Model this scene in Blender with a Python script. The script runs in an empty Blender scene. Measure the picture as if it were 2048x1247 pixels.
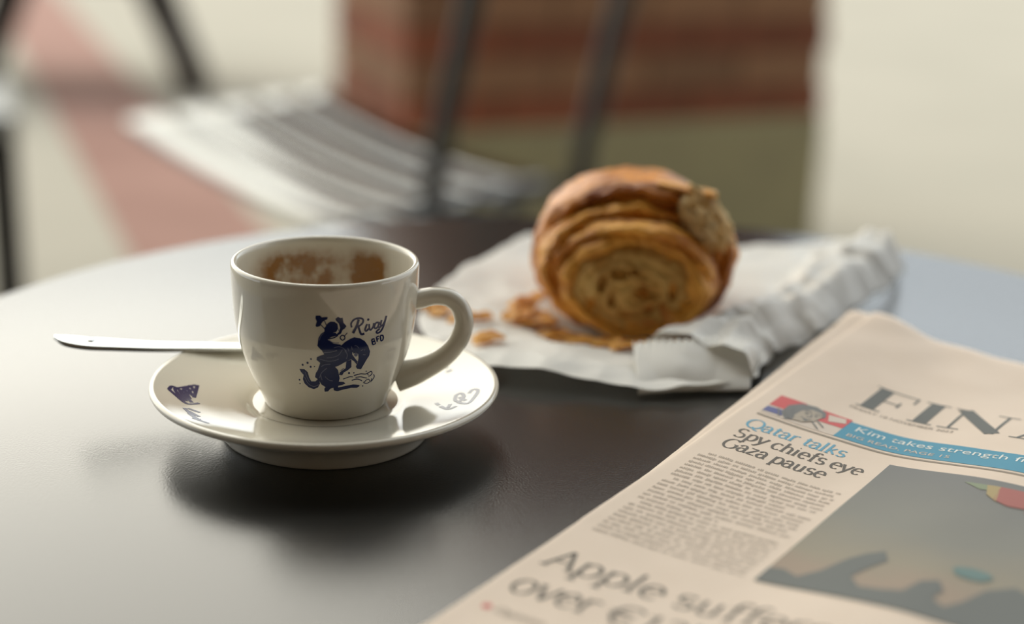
import bpy, bmesh, math, random
from mathutils import Vector, Matrix, noise
from mathutils.geometry import tessellate_polygon
random.seed(7)
PI = math.pi
sc = bpy.context.scene
COL = sc.collection

# ------------------------------------------------------------------ camera
TZ = 0.75                                   # table top height (m)
cam_d = bpy.data.cameras.new('camera'); cam = bpy.data.objects.new('camera', cam_d); COL.objects.link(cam)
cam_d.sensor_width = 36; cam_d.lens = 3100/2048*36
cam.matrix_world = (Matrix.Translation((0, 0, TZ+0.1978)) @ Matrix.Rotation(math.radians(90-17.4155), 4, 'X')
                    @ Matrix.Rotation(math.radians(1.91), 4, 'Z'))
cam_d.clip_start = 0.02; cam_d.clip_end = 200
cam_d.dof.use_dof = True; cam_d.dof.focus_distance = 0.497; cam_d.dof.aperture_fstop = 3.9
cam_d.dof.aperture_blades = 0
sc.camera = cam

# ------------------------------------------------------------------ world: hazy bright sky, whiter towards the sun, bluer away from it
w = bpy.data.worlds.new('sky'); sc.world = w; w.use_nodes = True
nt = w.node_tree; nt.nodes.clear()
tc = nt.nodes.new('ShaderNodeTexCoord')
dt = nt.nodes.new('ShaderNodeVectorMath'); dt.operation = 'DOT_PRODUCT'
sd = Vector((-0.50, 0.71, 0.56)).normalized(); dt.inputs[1].default_value = sd
nm = nt.nodes.new('ShaderNodeVectorMath'); nm.operation = 'NORMALIZE'
cr = nt.nodes.new('ShaderNodeValToRGB')
cr.color_ramp.interpolation = 'EASE'
e = cr.color_ramp.elements
e[0].position = 0.0; e[0].color = (0.35, 0.36, 0.365, 1)
e[1].position = 0.95; e[1].color = (1.0, 0.96, 0.845, 1)
m_ = e.new(0.70); m_.color = (0.41, 0.445, 0.465, 1)
bg = nt.nodes.new('ShaderNodeBackground'); bg.inputs[1].default_value = 4.1
wo = nt.nodes.new('ShaderNodeOutputWorld')
L = nt.links.new
L(tc.outputs['Generated'], nm.inputs[0]); L(nm.outputs[0], dt.inputs[0]); L(dt.outputs['Value'], cr.inputs[0])
L(cr.outputs[0], bg.inputs[0]); L(bg.outputs[0], wo.inputs[0])

sc.view_settings.view_transform = 'Standard'; sc.view_settings.look = 'None'
sc.view_settings.exposure = -0.12; sc.view_settings.gamma = 1.0; sc.view_settings.use_curve_mapping = False

# ------------------------------------------------------------------ materials
MATS = {}
def mat(name, col, rough=0.5, metal=0.0, ior=1.5, **kw):
    """Principled material; noise=(scale, colour2, lo, hi[, stretch]) ; bump=(scale, strength, dist) ; coat ; rand=amount"""
    m = bpy.data.materials.new(name); m.use_nodes = True; MATS[name] = m
    t = m.node_tree; b = t.nodes['Principled BSDF']
    b.inputs['Base Color'].default_value = (*col, 1); b.inputs['Roughness'].default_value = rough
    b.inputs['Metallic'].default_value = metal; b.inputs['IOR'].default_value = ior
    if 'coat' in kw: b.inputs['Coat Weight'].default_value = kw['coat']; b.inputs['Coat Roughness'].default_value = kw.get('coat_rough', 0.05)
    if 'sss' in kw:
        b.inputs['Subsurface Weight'].default_value = kw['sss'][0]; b.inputs['Subsurface Radius'].default_value = kw['sss'][1]
        b.inputs['Subsurface Scale'].default_value = kw['sss'][2]
    tcn = t.nodes.new('ShaderNodeTexCoord')
    out_col = None
    if 'noise' in kw:
        n = kw['noise']
        mp = t.nodes.new('ShaderNodeMapping'); mp.inputs['Scale'].default_value = n[4] if len(n) > 4 else (1, 1, 1)
        nz = t.nodes.new('ShaderNodeTexNoise'); nz.inputs['Scale'].default_value = n[0]; nz.inputs['Detail'].default_value = 6
        rp = t.nodes.new('ShaderNodeMapRange'); rp.inputs[1].default_value = n[2]; rp.inputs[2].default_value = n[3]
        mx = t.nodes.new('ShaderNodeMix'); mx.data_type = 'RGBA'
        mx.inputs[6].default_value = (*col, 1); mx.inputs[7].default_value = (*n[1], 1)
        t.links.new(tcn.outputs['Object'], mp.inputs[0]); t.links.new(mp.outputs[0], nz.inputs['Vector'])
        t.links.new(nz.outputs['Fac'], rp.inputs[0]); t.links.new(rp.outputs[0], mx.inputs[0])
        out_col = mx.outputs[2]; t.links.new(out_col, b.inputs['Base Color'])
    if 'rand' in kw:
        oi = t.nodes.new('ShaderNodeObjectInfo'); hs = t.nodes.new('ShaderNodeHueSaturation')
        mr = t.nodes.new('ShaderNodeMapRange'); mr.inputs[3].default_value = 1-kw['rand']; mr.inputs[4].default_value = 1+kw['rand']
        t.links.new(oi.outputs['Random'], mr.inputs[0]); t.links.new(mr.outputs[0], hs.inputs['Value'])
        if out_col: t.links.new(out_col, hs.inputs['Color'])
        else: hs.inputs['Color'].default_value = (*col, 1)
        t.links.new(hs.outputs[0], b.inputs['Base Color'])
    if 'bump' in kw:
        s, st, d = kw['bump']
        nz = t.nodes.new('ShaderNodeTexNoise'); nz.inputs['Scale'].default_value = s; nz.inputs['Detail'].default_value = 4
        bp = t.nodes.new('ShaderNodeBump'); bp.inputs['Strength'].default_value = st; bp.inputs['Distance'].default_value = d
        t.links.new(tcn.outputs['Object'], nz.inputs['Vector']); t.links.new(nz.outputs['Fac'], bp.inputs['Height'])
        t.links.new(bp.outputs[0], b.inputs['Normal'])
    return m

def translucent(m, col, fac):
    t = m.node_tree; b = t.nodes['Principled BSDF']; o = t.nodes['Material Output']
    tr = t.nodes.new('ShaderNodeBsdfTranslucent'); tr.inputs[0].default_value = (*col, 1)
    mx = t.nodes.new('ShaderNodeMixShader'); mx.inputs[0].default_value = fac
    t.links.new(b.outputs[0], mx.inputs[1]); t.links.new(tr.outputs[0], mx.inputs[2]); t.links.new(mx.outputs[0], o.inputs[0])
    return m

mat('porcelain', (0.71, 0.668, 0.562), 0.07, coat=0.4, coat_rough=0.03)
mat('blue_print', (0.010, 0.018, 0.085), 0.12)
mat('print_gap', (0.13, 0.14, 0.22), 0.10)
mat('steel', (0.78, 0.80, 0.79), 0.13, 1.0)
mat('table_black', (0.011, 0.0108, 0.010), 0.22, ior=1.86, bump=(1300, 0.16, 0.0005))
mat('black_metal', (0.015, 0.014, 0.013), 0.42)
mat('paper_bag', (0.93, 0.915, 0.87), 0.42, bump=(60, 0.10, 0.001)); translucent(MATS['paper_bag'], (0.95, 0.93, 0.88), 0.30)
mat('newsprint', (0.85, 0.72, 0.60), 0.75, noise=(60, (0.82, 0.69, 0.57), 0.35, 0.7), bump=(260, 0.12, 0.0004)); translucent(MATS['newsprint'], (0.85, 0.62, 0.45), 0.12)
mat('ink_body', (0.51, 0.43, 0.35), 0.75)
mat('ink', (0.12, 0.105, 0.088), 0.7)
mat('ink_masthead', (0.125, 0.13, 0.12), 0.7)
mat('ink_soft', (0.30, 0.25, 0.20), 0.75)
mat('ink_blue', (0.13, 0.36, 0.50), 0.7)
mat('banner_blue', (0.075, 0.28, 0.40), 0.7)
mat('banner_white', (0.72, 0.74, 0.70), 0.7)
mat('pic_red', (0.60, 0.11, 0.11), 0.7)
mat('pic_navy', (0.13, 0.14, 0.30), 0.7)
mat('pic_pale', (0.62, 0.53, 0.45), 0.7)
mat('pic_grey', (0.19, 0.19, 0.185), 0.7)
mat('pic_skin', (0.42, 0.36, 0.29), 0.7)
mat('photo_dark', (0.150, 0.158, 0.148), 0.7)
mat('photo_teal', (0.14, 0.22, 0.21), 0.7)
mat('photo_green', (0.24, 0.28, 0.18), 0.7)
mat('photo_red', (0.38, 0.13, 0.11), 0.7)
mat('photo_yellow', (0.40, 0.31, 0.15), 0.7)
mat('crust', (0.94, 0.47, 0.075), 0.42, noise=(52, (0.44, 0.125, 0.012), 0.38, 0.68, (1, 2.6, 1)), bump=(300, 0.8, 0.0018))
mat('crust_top', (0.80, 0.31, 0.038), 0.38, noise=(40, (0.25, 0.058, 0.008), 0.40, 0.64, (1, 2.2, 1)), bump=(300, 0.8, 0.0018))
mat('crust_inner', (0.86, 0.42, 0.065), 0.5, noise=(70, (0.50, 0.19, 0.025), 0.4, 0.7, (1, 2, 1)), bump=(260, 0.6, 0.0015))
mat('crumb', (0.78, 0.51, 0.16), 0.65, noise=(120, (0.55, 0.28, 0.06), 0.40, 0.68), bump=(420, 0.6, 0.0015)); translucent(MATS['crumb'], (0.7, 0.42, 0.13), 0.12)
mat('crumb_pale', (0.93, 0.72, 0.38), 0.65, noise=(160, (0.82, 0.52, 0.18), 0.40, 0.68), bump=(420, 0.6, 0.0015)); translucent(MATS['crumb_pale'], (0.8, 0.55, 0.22), 0.2)
mat('flake', (0.90, 0.53, 0.13), 0.45, noise=(200, (0.55, 0.22, 0.035), 0.45, 0.7)); translucent(MATS['flake'], (0.85, 0.5, 0.13), 0.35)
mat('coffee', (0.10, 0.040, 0.012), 0.12)
mat('brick_red', (0.23, 0.066, 0.026), 0.85, noise=(18, (0.17, 0.05, 0.02), 0.4, 0.7), rand=0.18)
mat('brick_tan', (0.25, 0.125, 0.060), 0.85, noise=(18, (0.20, 0.10, 0.05), 0.4, 0.7), rand=0.18)
mat('mortar', (0.13, 0.09, 0.055), 0.9)
mat('plinth_stone', (0.29, 0.255, 0.135), 0.8, noise=(6, (0.25, 0.22, 0.12), 0.4, 0.65))
mat('paving', (0.40, 0.365, 0.295), 0.9, ior=1.25, noise=(1.2, (0.365, 0.335, 0.27), 0.4, 0.65))
mat('paving_pink', (0.335, 0.195, 0.155), 0.9, ior=1.25, noise=(3, (0.29, 0.165, 0.13), 0.4, 0.65))
mat('ceiling_paint', (0.14, 0.125, 0.105), 0.8)
mat('wall_paint', (0.16, 0.115, 0.075), 0.8)
mat("slat_metal", (0.30, 0.302, 0.292), 0.11, 1.0)
mat('stool_top', (0.26, 0.265, 0.25), 0.6)
mat('dark_wood', (0.035, 0.024, 0.018), 0.55)

# cup interior: porcelain with a dried coffee stain of its own shape
def stained():
    m = mat('porcelain_stained', (0.71, 0.668, 0.562), 0.09)
    t = m.node_tree; b = t.nodes['Principled BSDF']; N = t.nodes.new; K = t.links.new
    tcn = N('ShaderNodeTexCoord'); sp = N('ShaderNodeSeparateXYZ'); K(tcn.outputs['Object'], sp.inputs[0])
    nz = N('ShaderNodeTexNoise'); nz.inputs['Scale'].default_value = 95; nz.inputs['Detail'].default_value = 7; nz.inputs['Roughness'].default_value = 0.62
    K(tcn.outputs['Object'], nz.inputs['Vector'])
    n2 = N('ShaderNodeTexNoise'); n2.inputs['Scale'].default_value = 420; n2.inputs['Detail'].default_value = 4
    K(tcn.outputs['Object'], n2.inputs['Vector'])
    def mth(op, a, c, clamp=False):
        n = N('ShaderNodeMath'); n.operation = op; n.use_clamp = clamp
        for i, q in enumerate((a, c)):
            if isinstance(q, (int, float)): n.inputs[i].default_value = q
            else: K(q, n.inputs[i])
        return n.outputs[0]
    def rng(v, a, c, lo=0, hi=1):
        n = N('ShaderNodeMapRange'); n.interpolation_type = 'SMOOTHSTEP'
        K(v, n.inputs[0]); n.inputs[1].default_value = a; n.inputs[2].default_value = c; n.inputs[3].default_value = lo; n.inputs[4].default_value = hi
        return n.outputs[0]
    depth = rng(sp.outputs['Z'], 0.0475, 0.0405)          # object z is measured from the cup foot
    xr = rng(sp.outputs['X'], 0.0205, 0.0155)
    xl = rng(sp.outputs['X'], -0.029, -0.017)
    back = rng(sp.outputs['Y'], -0.004, 0.006)
    mid = rng(mth('ABSOLUTE', mth('ADD', sp.outputs['X'], -0.0025), 0), 0.0008, 0.0055, 0.45, 1.0)   # paler run-down streak
    area = mth('MULTIPLY', mth('MULTIPLY', depth, xr), mth('MULTIPLY', xl, back))
    nn = rng(nz.outputs['Fac'], 0.30, 0.56, 0.35, 1.0)
    fine = rng(n2.outputs['Fac'], 0.35, 0.65, 0.72, 1.0)
    f = mth('MULTIPLY', mth('MULTIPLY', area, mid), mth('MULTIPLY', nn, fine), True)
    f = mth('MULTIPLY', f, 1.5, True)
    mx = N('ShaderNodeMix'); mx.data_type = 'RGBA'
    mx.inputs[6].default_value = (0.71, 0.668, 0.562, 1); mx.inputs[7].default_value = (0.30, 0.135, 0.032, 1)
    K(f, mx.inputs[0]); K(mx.outputs[2], b.inputs['Base Color'])
stained()

# newspaper photograph: flat print with sky tones from grey to peach (page coordinates carried in a UV map)
def photo_mat():
    m = mat('photo_print', (0.25, 0.25, 0.23), 0.7)
    t = m.node_tree; b = t.nodes['Principled BSDF']; N = t.nodes.new; K = t.links.new
    uv = N('ShaderNodeUVMap'); uv.uv_map = 'page'
    sp = N('ShaderNodeSeparateXYZ'); K(uv.outputs[0], sp.inputs[0])
    nz = N('ShaderNodeTexNoise'); nz.inputs['Scale'].default_value = 3; K(uv.outputs[0], nz.inputs['Vector'])
    ad = N('ShaderNodeMath'); ad.operation = 'MULTIPLY_ADD'; ad.inputs[1].default_value = 0.3
    K(nz.outputs['Fac'], ad.inputs[0]); K(sp.outputs['Y'], ad.inputs[2])
    r = N('ShaderNodeValToRGB'); el = r.color_ramp.elements
    el[0].position = 0.1; el[0].color = (0.185, 0.185, 0.18, 1)
    el[1].position = 1.15; el[1].color = (0.34, 0.265, 0.20, 1)
    q = el.new(0.62); q.color = (0.235, 0.23, 0.20, 1)
    q = el.new(0.88); q.color = (0.30, 0.265, 0.20, 1)
    K(ad.outputs[0], r.inputs[0]); K(r.outputs[0], b.inputs['Base Color'])
photo_mat()
M = MATS

# ------------------------------------------------------------------ mesh helpers
def thing(name, label, cat, loc=(0, 0, 0), group=None, kind=None):
    o = bpy.data.objects.new(name, None); COL.objects.link(o); o.location = loc
    o['label'] = label; o['category'] = cat
    if group: o['group'] = group
    if kind: o['kind'] = kind
    o.empty_display_size = 0.02
    return o

def tag(o, label, cat, group=None, kind=None):
    o['label'] = label; o['category'] = cat
    if group: o['group'] = group
    if kind: o['kind'] = kind
    return o

class MB:
    """collects world-space geometry; build() links ONE mesh object"""
    def __init__(s): s.v = []; s.f = []; s.mi = []
    def add(s, vs, fs, mi=0):
        b = len(s.v); s.v += [tuple(p) for p in vs]
        for f in fs: s.f.append([b+i for i in f]); s.mi.append(mi)
        return s
    def box(s, c, h, rz=0, mi=0):
        ca, sa = math.cos(rz), math.sin(rz); vs = []
        for dx, dy, dz in ((-1,-1,-1),(1,-1,-1),(1,1,-1),(-1,1,-1),(-1,-1,1),(1,-1,1),(1,1,1),(-1,1,1)):
            x, y, z = dx*h[0], dy*h[1], dz*h[2]
            vs.append((c[0]+x*ca-y*sa, c[1]+x*sa+y*ca, c[2]+z))
        return s.add(vs, [(0,3,2,1),(4,5,6,7),(0,1,5,4),(1,2,6,5),(2,3,7,6),(3,0,4,7)], mi)
    def tube(s, pts, rads, n=12, caps=True, flat=None, mi=0):
        """swept tube; rads scalar list or (a,b) pairs, flat = fixed binormal"""
        pts = [Vector(p) for p in pts]; ring0 = len(s.v); prev = None; vs = []
        for i, p in enumerate(pts):
            t = (pts[min(i+1, len(pts)-1)] - pts[max(i-1, 0)]).normalized()
            if flat is not None: bn = Vector(flat)
            else: bn = prev if prev is not None else (Vector((0, 0, 1)) if abs(t.z) < 0.9 else Vector((1, 0, 0)))
            bn = (bn - t*bn.dot(t)).normalized(); prev = bn; nn = bn.cross(t)
            r = rads[i] if isinstance(rads, list) else rads
            a, b = r if isinstance(r, (list, tuple)) else (r, r)
            for k in range(n):
                q = 2*PI*k/n; vs.append(p + nn*(a*math.cos(q)) + bn*(b*math.sin(q)))
        fs = []
        for i in range(len(pts)-1):
            for k in range(n):
                fs.append((i*n+k, i*n+(k+1) % n, (i+1)*n+(k+1) % n, (i+1)*n+k))
        if caps: fs.append(tuple(range(n-1, -1, -1))); fs.append(tuple((len(pts)-1)*n+k for k in range(n)))
        return s.add(vs, fs, mi)
    def lathe(s, prof, c, n=96, mi=None):
        """prof: (r, z) list from one axis end to the other"""
        vs = []; idx = []
        for r, z in prof:
            if r < 1e-7: idx.append([len(vs)]); vs.append((c[0], c[1], c[2]+z))
            else:
                idx.append(list(range(len(vs), len(vs)+n)))
                vs += [(c[0]+r*math.cos(2*PI*k/n), c[1]+r*math.sin(2*PI*k/n), c[2]+z) for k in range(n)]
        b = len(s.v); s.v += vs
        for i in range(len(prof)-1):
            A, B = idx[i], idx[i+1]; m = mi[i] if mi else 0
            for k in range(n):
                k2 = (k+1) % n
                if len(A) == 1 and len(B) == 1: continue
                if len(A) == 1: f = [A[0], B[k], B[k2]]
                elif len(B) == 1: f = [A[k], B[0], A[k2]]
                else: f = [A[k], B[k], B[k2], A[k2]]
                s.f.append([b+q for q in f]); s.mi.append(m)
        return s
    def grid(s, fn, nu, nv, mi=0, closed_u=False):
        vs = [fn(i/(nu if closed_u else nu), j/nv) for j in range(nv+1) for i in range(nu + (0 if closed_u else 1))]
        W = nu + (0 if closed_u else 1); fs = []
        for j in range(nv):
            for i in range(nu):
                i2 = (i+1) % W
                fs.append((j*W+i, j*W+i2, (j+1)*W+i2, (j+1)*W+i))
        return s.add(vs, fs, mi)
    def build(s, name, mats, parent=None, smooth=True, recalc=True, origin=None):
        base = Vector(origin) if origin is not None else Vector((0, 0, 0))
        p = parent
        while p is not None: base = base + p.location; p = p.parent
        me = bpy.data.meshes.new(name)
        me.from_pydata([tuple(Vector(v)-base) for v in s.v], [], s.f)
        for m in (mats if isinstance(mats, (list, tuple)) else [mats]): me.materials.append(m)
        for p_, m_i in zip(me.polygons, s.mi): p_.material_index = m_i; p_.use_smooth = smooth
        if recalc:
            bm = bmesh.new(); bm.from_mesh(me); bmesh.ops.recalc_face_normals(bm, faces=bm.faces); bm.to_mesh(me); bm.free()
        me.update()
        o = bpy.data.objects.new(name, me); COL.objects.link(o)
        if origin is not None: o.location = origin
        if parent is not None: o.parent = parent
        return o

def smooth_angle(o, deg=40):
    bm = bmesh.new(); bm.from_mesh(o.data)
    for e_ in bm.edges:
        if len(e_.link_faces) == 2 and e_.calc_face_angle(0) > math.radians(deg): e_.smooth = False
    bm.to_mesh(o.data); bm.free(); return o
def bevel(o, w, n=2):
    m = o.modifiers.new('bevel', 'BEVEL'); m.width = w; m.segments = n; m.limit_method = 'ANGLE'; return o
def solid(o, th, off=-1):
    m = o.modifiers.new('solid', 'SOLIDIFY'); m.thickness = th; m.offset = off; return o

def interp(x, tab):
    if x <= tab[0][0]: return tab[0][1]
    for (a, fa), (b, fb) in zip(tab, tab[1:]):
        if x <= b: return fa + (fb-fa)*(x-a)/(b-a)
    return tab[-1][1]
def sstep(a, b, x):
    t = min(1, max(0, (x-a)/(b-a))); return t*t*(3-2*t)
def catmull(P, n=8):
    out = []
    for i in range(len(P)-1):
        p0 = Vector(P[max(i-1, 0)]); p1 = Vector(P[i]); p2 = Vector(P[i+1]); p3 = Vector(P[min(i+2, len(P)-1)])
        for k in range(n):
            t = k/n
            out.append(0.5*((2*p1)+(p2-p0)*t+(2*p0-5*p1+4*p2-p3)*t*t+(3*p1-p0-3*p2+p3)*t**3))
    out.append(Vector(P[-1])); return out

# ---- flat print: 2-D polygons and strokes laid onto a curved surface
class Print:
    def __init__(s): s.bm = bmesh.new()
    def poly(s, pts, mi=0, layer=0):
        vs = [s.bm.verts.new((p[0], p[1], layer)) for p in pts]
        for tri in tessellate_polygon([[Vector((p[0], p[1], 0)) for p in pts]]):
            try: f = s.bm.faces.new([vs[i] for i in tri]); f.material_index = mi
            except ValueError: pass
    def stroke(s, pts, wd, mi=0, layer=0, pen=None, smooth=True):
        """wd scalar; pen=(thin, thick): calligraphic contrast, vertical strokes thick"""
        if smooth and len(pts) > 2: P = [(q.x, q.y) for q in catmull([(p[0], p[1], 0) for p in pts], 5)]
        else: P = [tuple(p[:2]) for p in pts]
        Ls, Rs = [], []
        for i, p in enumerate(P):
            a = P[max(i-1, 0)]; b = P[min(i+1, len(P)-1)]
            dx, dy = b[0]-a[0], b[1]-a[1]; l = math.hypot(dx, dy) or 1; dx /= l; dy /= l
            h = (wd if pen is None else pen[0]+(pen[1]-pen[0])*abs(dy*0.94+dx*0.22))/2
            Ls.append(s.bm.verts.new((p[0]-dy*h, p[1]+dx*h, layer))); Rs.append(s.bm.verts.new((p[0]+dy*h, p[1]-dx*h, layer)))
        for i in range(len(P)-1):
            try: f = s.bm.faces.new((Ls[i], Ls[i+1], Rs[i+1], Rs[i])); f.material_index = mi
            except ValueError: pass
    def dot(s, c, r, mi=0, layer=0, n=10):
        s.poly([(c[0]+r*math.cos(2*PI*k/n), c[1]+r*math.sin(2*PI*k/n)) for k in range(n)], mi, layer)
    def rect(s, x0, y0, x1, y1, mi=0, layer=0): s.poly([(x0, y0), (x1, y0), (x1, y1), (x0, y1)], mi, layer)
    def font(s, txt, x, y, size, mi=0, layer=0, sx=1.0, shear=0.0):
        """default Blender font, baseline at (x, y), y grows DOWN the page"""
        cu = bpy.data.curves.new('tmp', 'FONT'); cu.body = txt; cu.size = size; cu.resolution_u = 3
        ob = bpy.data.objects.new('tmp', cu); COL.objects.link(ob)
        dg = bpy.context.evaluated_depsgraph_get(); me = ob.evaluated_get(dg).to_mesh()
        vs = [s.bm.verts.new((x+(v.co.x+shear*v.co.y)*sx, y-v.co.y, layer)) for v in me.vertices]
        for p in me.polygons:
            try: f = s.bm.faces.new([vs[i] for i in p.vertices]); f.material_index = mi
            except ValueError: pass
        ob.evaluated_get(dg).to_mesh_clear(); bpy.data.objects.remove(ob); bpy.data.curves.remove(cu)
    def build(s, name, fn, mats, parent, gx=None, gy=None, uvfn=None):
        bm = s.bm
        for ax, g in ((0, gx), (1, gy)):
            if not g or not bm.verts: continue
            lo = min(v.co[ax] for v in bm.verts); hi = max(v.co[ax] for v in bm.verts); x = (math.floor(lo/g)+1)*g
            while x < hi:
                co = Vector((0, 0, 0)); co[ax] = x; no = Vector((0, 0, 0)); no[ax] = 1
                bmesh.ops.bisect_plane(bm, geom=list(bm.verts)+list(bm.edges)+list(bm.faces), dist=1e-6, plane_co=co, plane_no=no); x += g
        base = Vector((0, 0, 0)); p = parent
        while p is not None: base = base + p.location; p = p.parent
        uvs = None
        if uvfn:
            ul = bm.loops.layers.uv.new('page')
            for f in bm.faces:
                for l in f.loops: l[ul].uv = uvfn(l.vert.co.x, l.vert.co.y)
        nrm = []
        for v in bm.verts:
            q = fn(v.co.x, v.co.y, v.co.z); v.co = Vector(q)-base
        me = bpy.data.meshes.new(name); bm.to_mesh(me); bm.free()
        for m in (mats if isinstance(mats, (list, tuple)) else [mats]): me.materials.append(m)
        for p_ in me.polygons: p_.use_smooth = True
        o = bpy.data.objects.new(name, me); COL.objects.link(o); o.parent = parent
        return o

def arc(cx, cy, rx, ry, a0, a1, n=9):
    return [(cx+rx*math.cos(math.radians(a0+(a1-a0)*k/n)), cy+ry*math.sin(math.radians(a0+(a1-a0)*k/n))) for k in range(n+1)]
def srf(x, y, h=0.055): return [(x-h, y), (x+h, y)]
# headline alphabet (y up, em units): list of strokes + advance; strokes ending in 's' tuple are thin serifs
GL = {
 'a': ([arc(.20,.34,.14,.16,165,20)+[(.345,.32),(.345,.08),(.43,.01)], [(.345,.29)]+arc(.19,.14,.145,.14,75,290)+[(.345,.10)]], .45),
 'b': ([[(.11,.74),(.11,.02)], arc(.26,.25,.18,.25,155,-155)], .50),
 'c': ([arc(.25,.25,.19,.25,45,315)], .44),
 'e': ([[(.07,.28),(.42,.28)]+arc(.245,.25,.18,.25,8,312)], .46),
 'f': ([arc(.27,.60,.11,.14,35,180)+[(.16,.02)], [(.05,.49),(.32,.49)], srf(.16,.012,.09)], .33),
 'h': ([[(.11,.74),(.11,.02)], arc(.26,.32,.145,.18,170,0)+[(.405,.02)], srf(.11,.012,.085), srf(.405,.012,.085)], .52),
 'i': ([[(.11,.49),(.11,.02)], srf(.11,.012,.085), [(.085,.66),(.135,.66)]], .24),
 'k': ([[(.11,.74),(.11,.02)], [(.38,.49),(.12,.20)], [(.19,.28),(.42,.02)], srf(.11,.012,.085)], .47),
 'l': ([[(.11,.74),(.11,.02)], srf(.11,.012,.085)], .24),
 'n': ([[(.11,.49),(.11,.02)], arc(.26,.32,.145,.18,170,0)+[(.405,.02)], srf(.11,.012,.085), srf(.405,.012,.085)], .52),
 'o': ([arc(.26,.25,.20,.25,0,360,16)], .52),
 'p': ([[(.11,.49),(.11,-.20)], arc(.27,.25,.18,.25,155,-155), srf(.11,-.21,.085)], .51),
 'r': ([[(.11,.49),(.11,.02)], arc(.26,.33,.14,.17,170,55), srf(.11,.012,.085)], .37),
 's': ([arc(.21,.37,.135,.13,35,270)+arc(.21,.13,.15,.13,88,-145)], .40),
 't': ([[(.15,.63),(.15,.10),(.20,.02),(.31,.05)], [(.04,.49),(.31,.49)]], .33),
 'u': ([[(.11,.49),(.11,.17)]+arc(.24,.16,.13,.16,185,345)+[(.39,.12)], [(.39,.49),(.39,.02)]], .51),
 'v': ([[(.03,.49),(.22,.0)], [(.22,.0),(.41,.49)], srf(.04,.49,.07), srf(.40,.49,.06)], .44),
 'y': ([[(.03,.49),(.23,.02)], [(.42,.49),(.20,-.06),(.10,-.20),(.02,-.19)], srf(.04,.49,.07), srf(.41,.49,.06)], .45),
 'z': ([[(.05,.48),(.38,.48)], [(.37,.48),(.05,.02)], [(.05,.02),(.39,.02)]], .43),
 'A': ([[(.05,.0),(.31,.70)], [(.31,.70),(.57,.0)], [(.14,.25),(.48,.25)], srf(.05,.012,.08), srf(.57,.012,.09)], .62),
 'G': ([arc(.37,.35,.31,.36,45,320)+[(.62,.12),(.62,.32)], srf(.60,.33,.10)], .72),
 'Q': ([arc(.39,.35,.33,.36,0,360,20), [(.40,.08),(.55,-.08),(.72,-.12)]], .78),
 'S': ([arc(.26,.535,.18,.17,35,270)+arc(.26,.185,.20,.18,88,-145)], .54),
 '\u20ac': ([arc(.36,.35,.27,.36,48,312), [(.0,.42),(.46,.42)], [(.0,.29),(.44,.29)]], .62),
 '1': ([[(.08,.58),(.20,.68),(.20,.02)], srf(.20,.012,.10)], .38),
 '3': ([arc(.22,.53,.15,.16,150,-80)+arc(.22,.19,.19,.19,85,-150)], .47),
 ' ': ([], .22),
}
def headline(pr, txt, x, base, em, width=None, mi=0, pen=(.035, .085), layer=0):
    adv = sum(GL[c][1] for c in txt); k = 1.0 if width is None else width/(adv*em)
    for c in txt:
        st, a = GL[c]
        for s_ in st:
            pr.stroke([(x+px*em*k, base-py*em) for px, py in s_], 0, mi, layer, pen=(pen[0]*em, pen[1]*em), smooth=len(s_) > 4)
        x += a*em*k

# ------------------------------------------------------------------ setting
def plane(name, mb, m, label, cat):
    o = mb.build(name, m, smooth=False); o['kind'] = 'structure'; o['label'] = label; o['category'] = cat; return o
plane('floor', MB().box((0, 10, -0.05), (16, 13, 0.05)), M['paving'], 'pale beige paved floor around the tables', 'floor')
plane('ceiling', MB().box((0, -0.9, 3.3), (9, 1.9, 0.1)), M['ceiling_paint'], 'plain unseen overhead ceiling, its edge set to limit the sky light', 'ceiling')  # out of view; front edge placed for how much sky reaches the table
plane('blocker_wall_left', MB().box((-3.2, -1.5, 1.6), (0.1, 1.2, 1.6)), M['wall_paint'], 'plain warm painted side wall added out of view to block sky light', 'wall')  # unseen wall, added to keep side sky off the cup front
plane('blocker_wall_right', MB().box((3.2, -1.5, 1.6), (0.1, 1.2, 1.6)), M['wall_paint'], 'plain warm painted wall added unseen on the other side to block sky light', 'wall')  # its unseen counterpart, also added to hold back light from the side
plane('wall_rear', MB().box((0, -2.4, 1.6), (9, 0.1, 1.6)), M['wall_paint'], 'plain warm painted wall closing the terrace', 'wall')
# pink band in the paving
a = Vector((-0.62, 3.2, 0)); b = Vector((-2.35, 7.6, 0)); d = (b-a).normalized(); nrm = Vector((-d.y, d.x, 0))
a = a - d*1.6; b = b + d*6
mb = MB(); hw = 0.17
vs = [a-nrm*hw, a+nrm*hw, b+nrm*hw, b-nrm*hw]
mb.add([(*v.xy, 0.0) for v in vs]+[(*v.xy, 0.003) for v in vs], [(0,1,2,3),(4,5,6,7),(0,1,5,4),(1,2,6,5),(2,3,7,6),(3,0,4,7)])
plane('trim_1', mb, M['paving_pink'], 'faded pink band crossing the pale paving', 'paving band')

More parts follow.
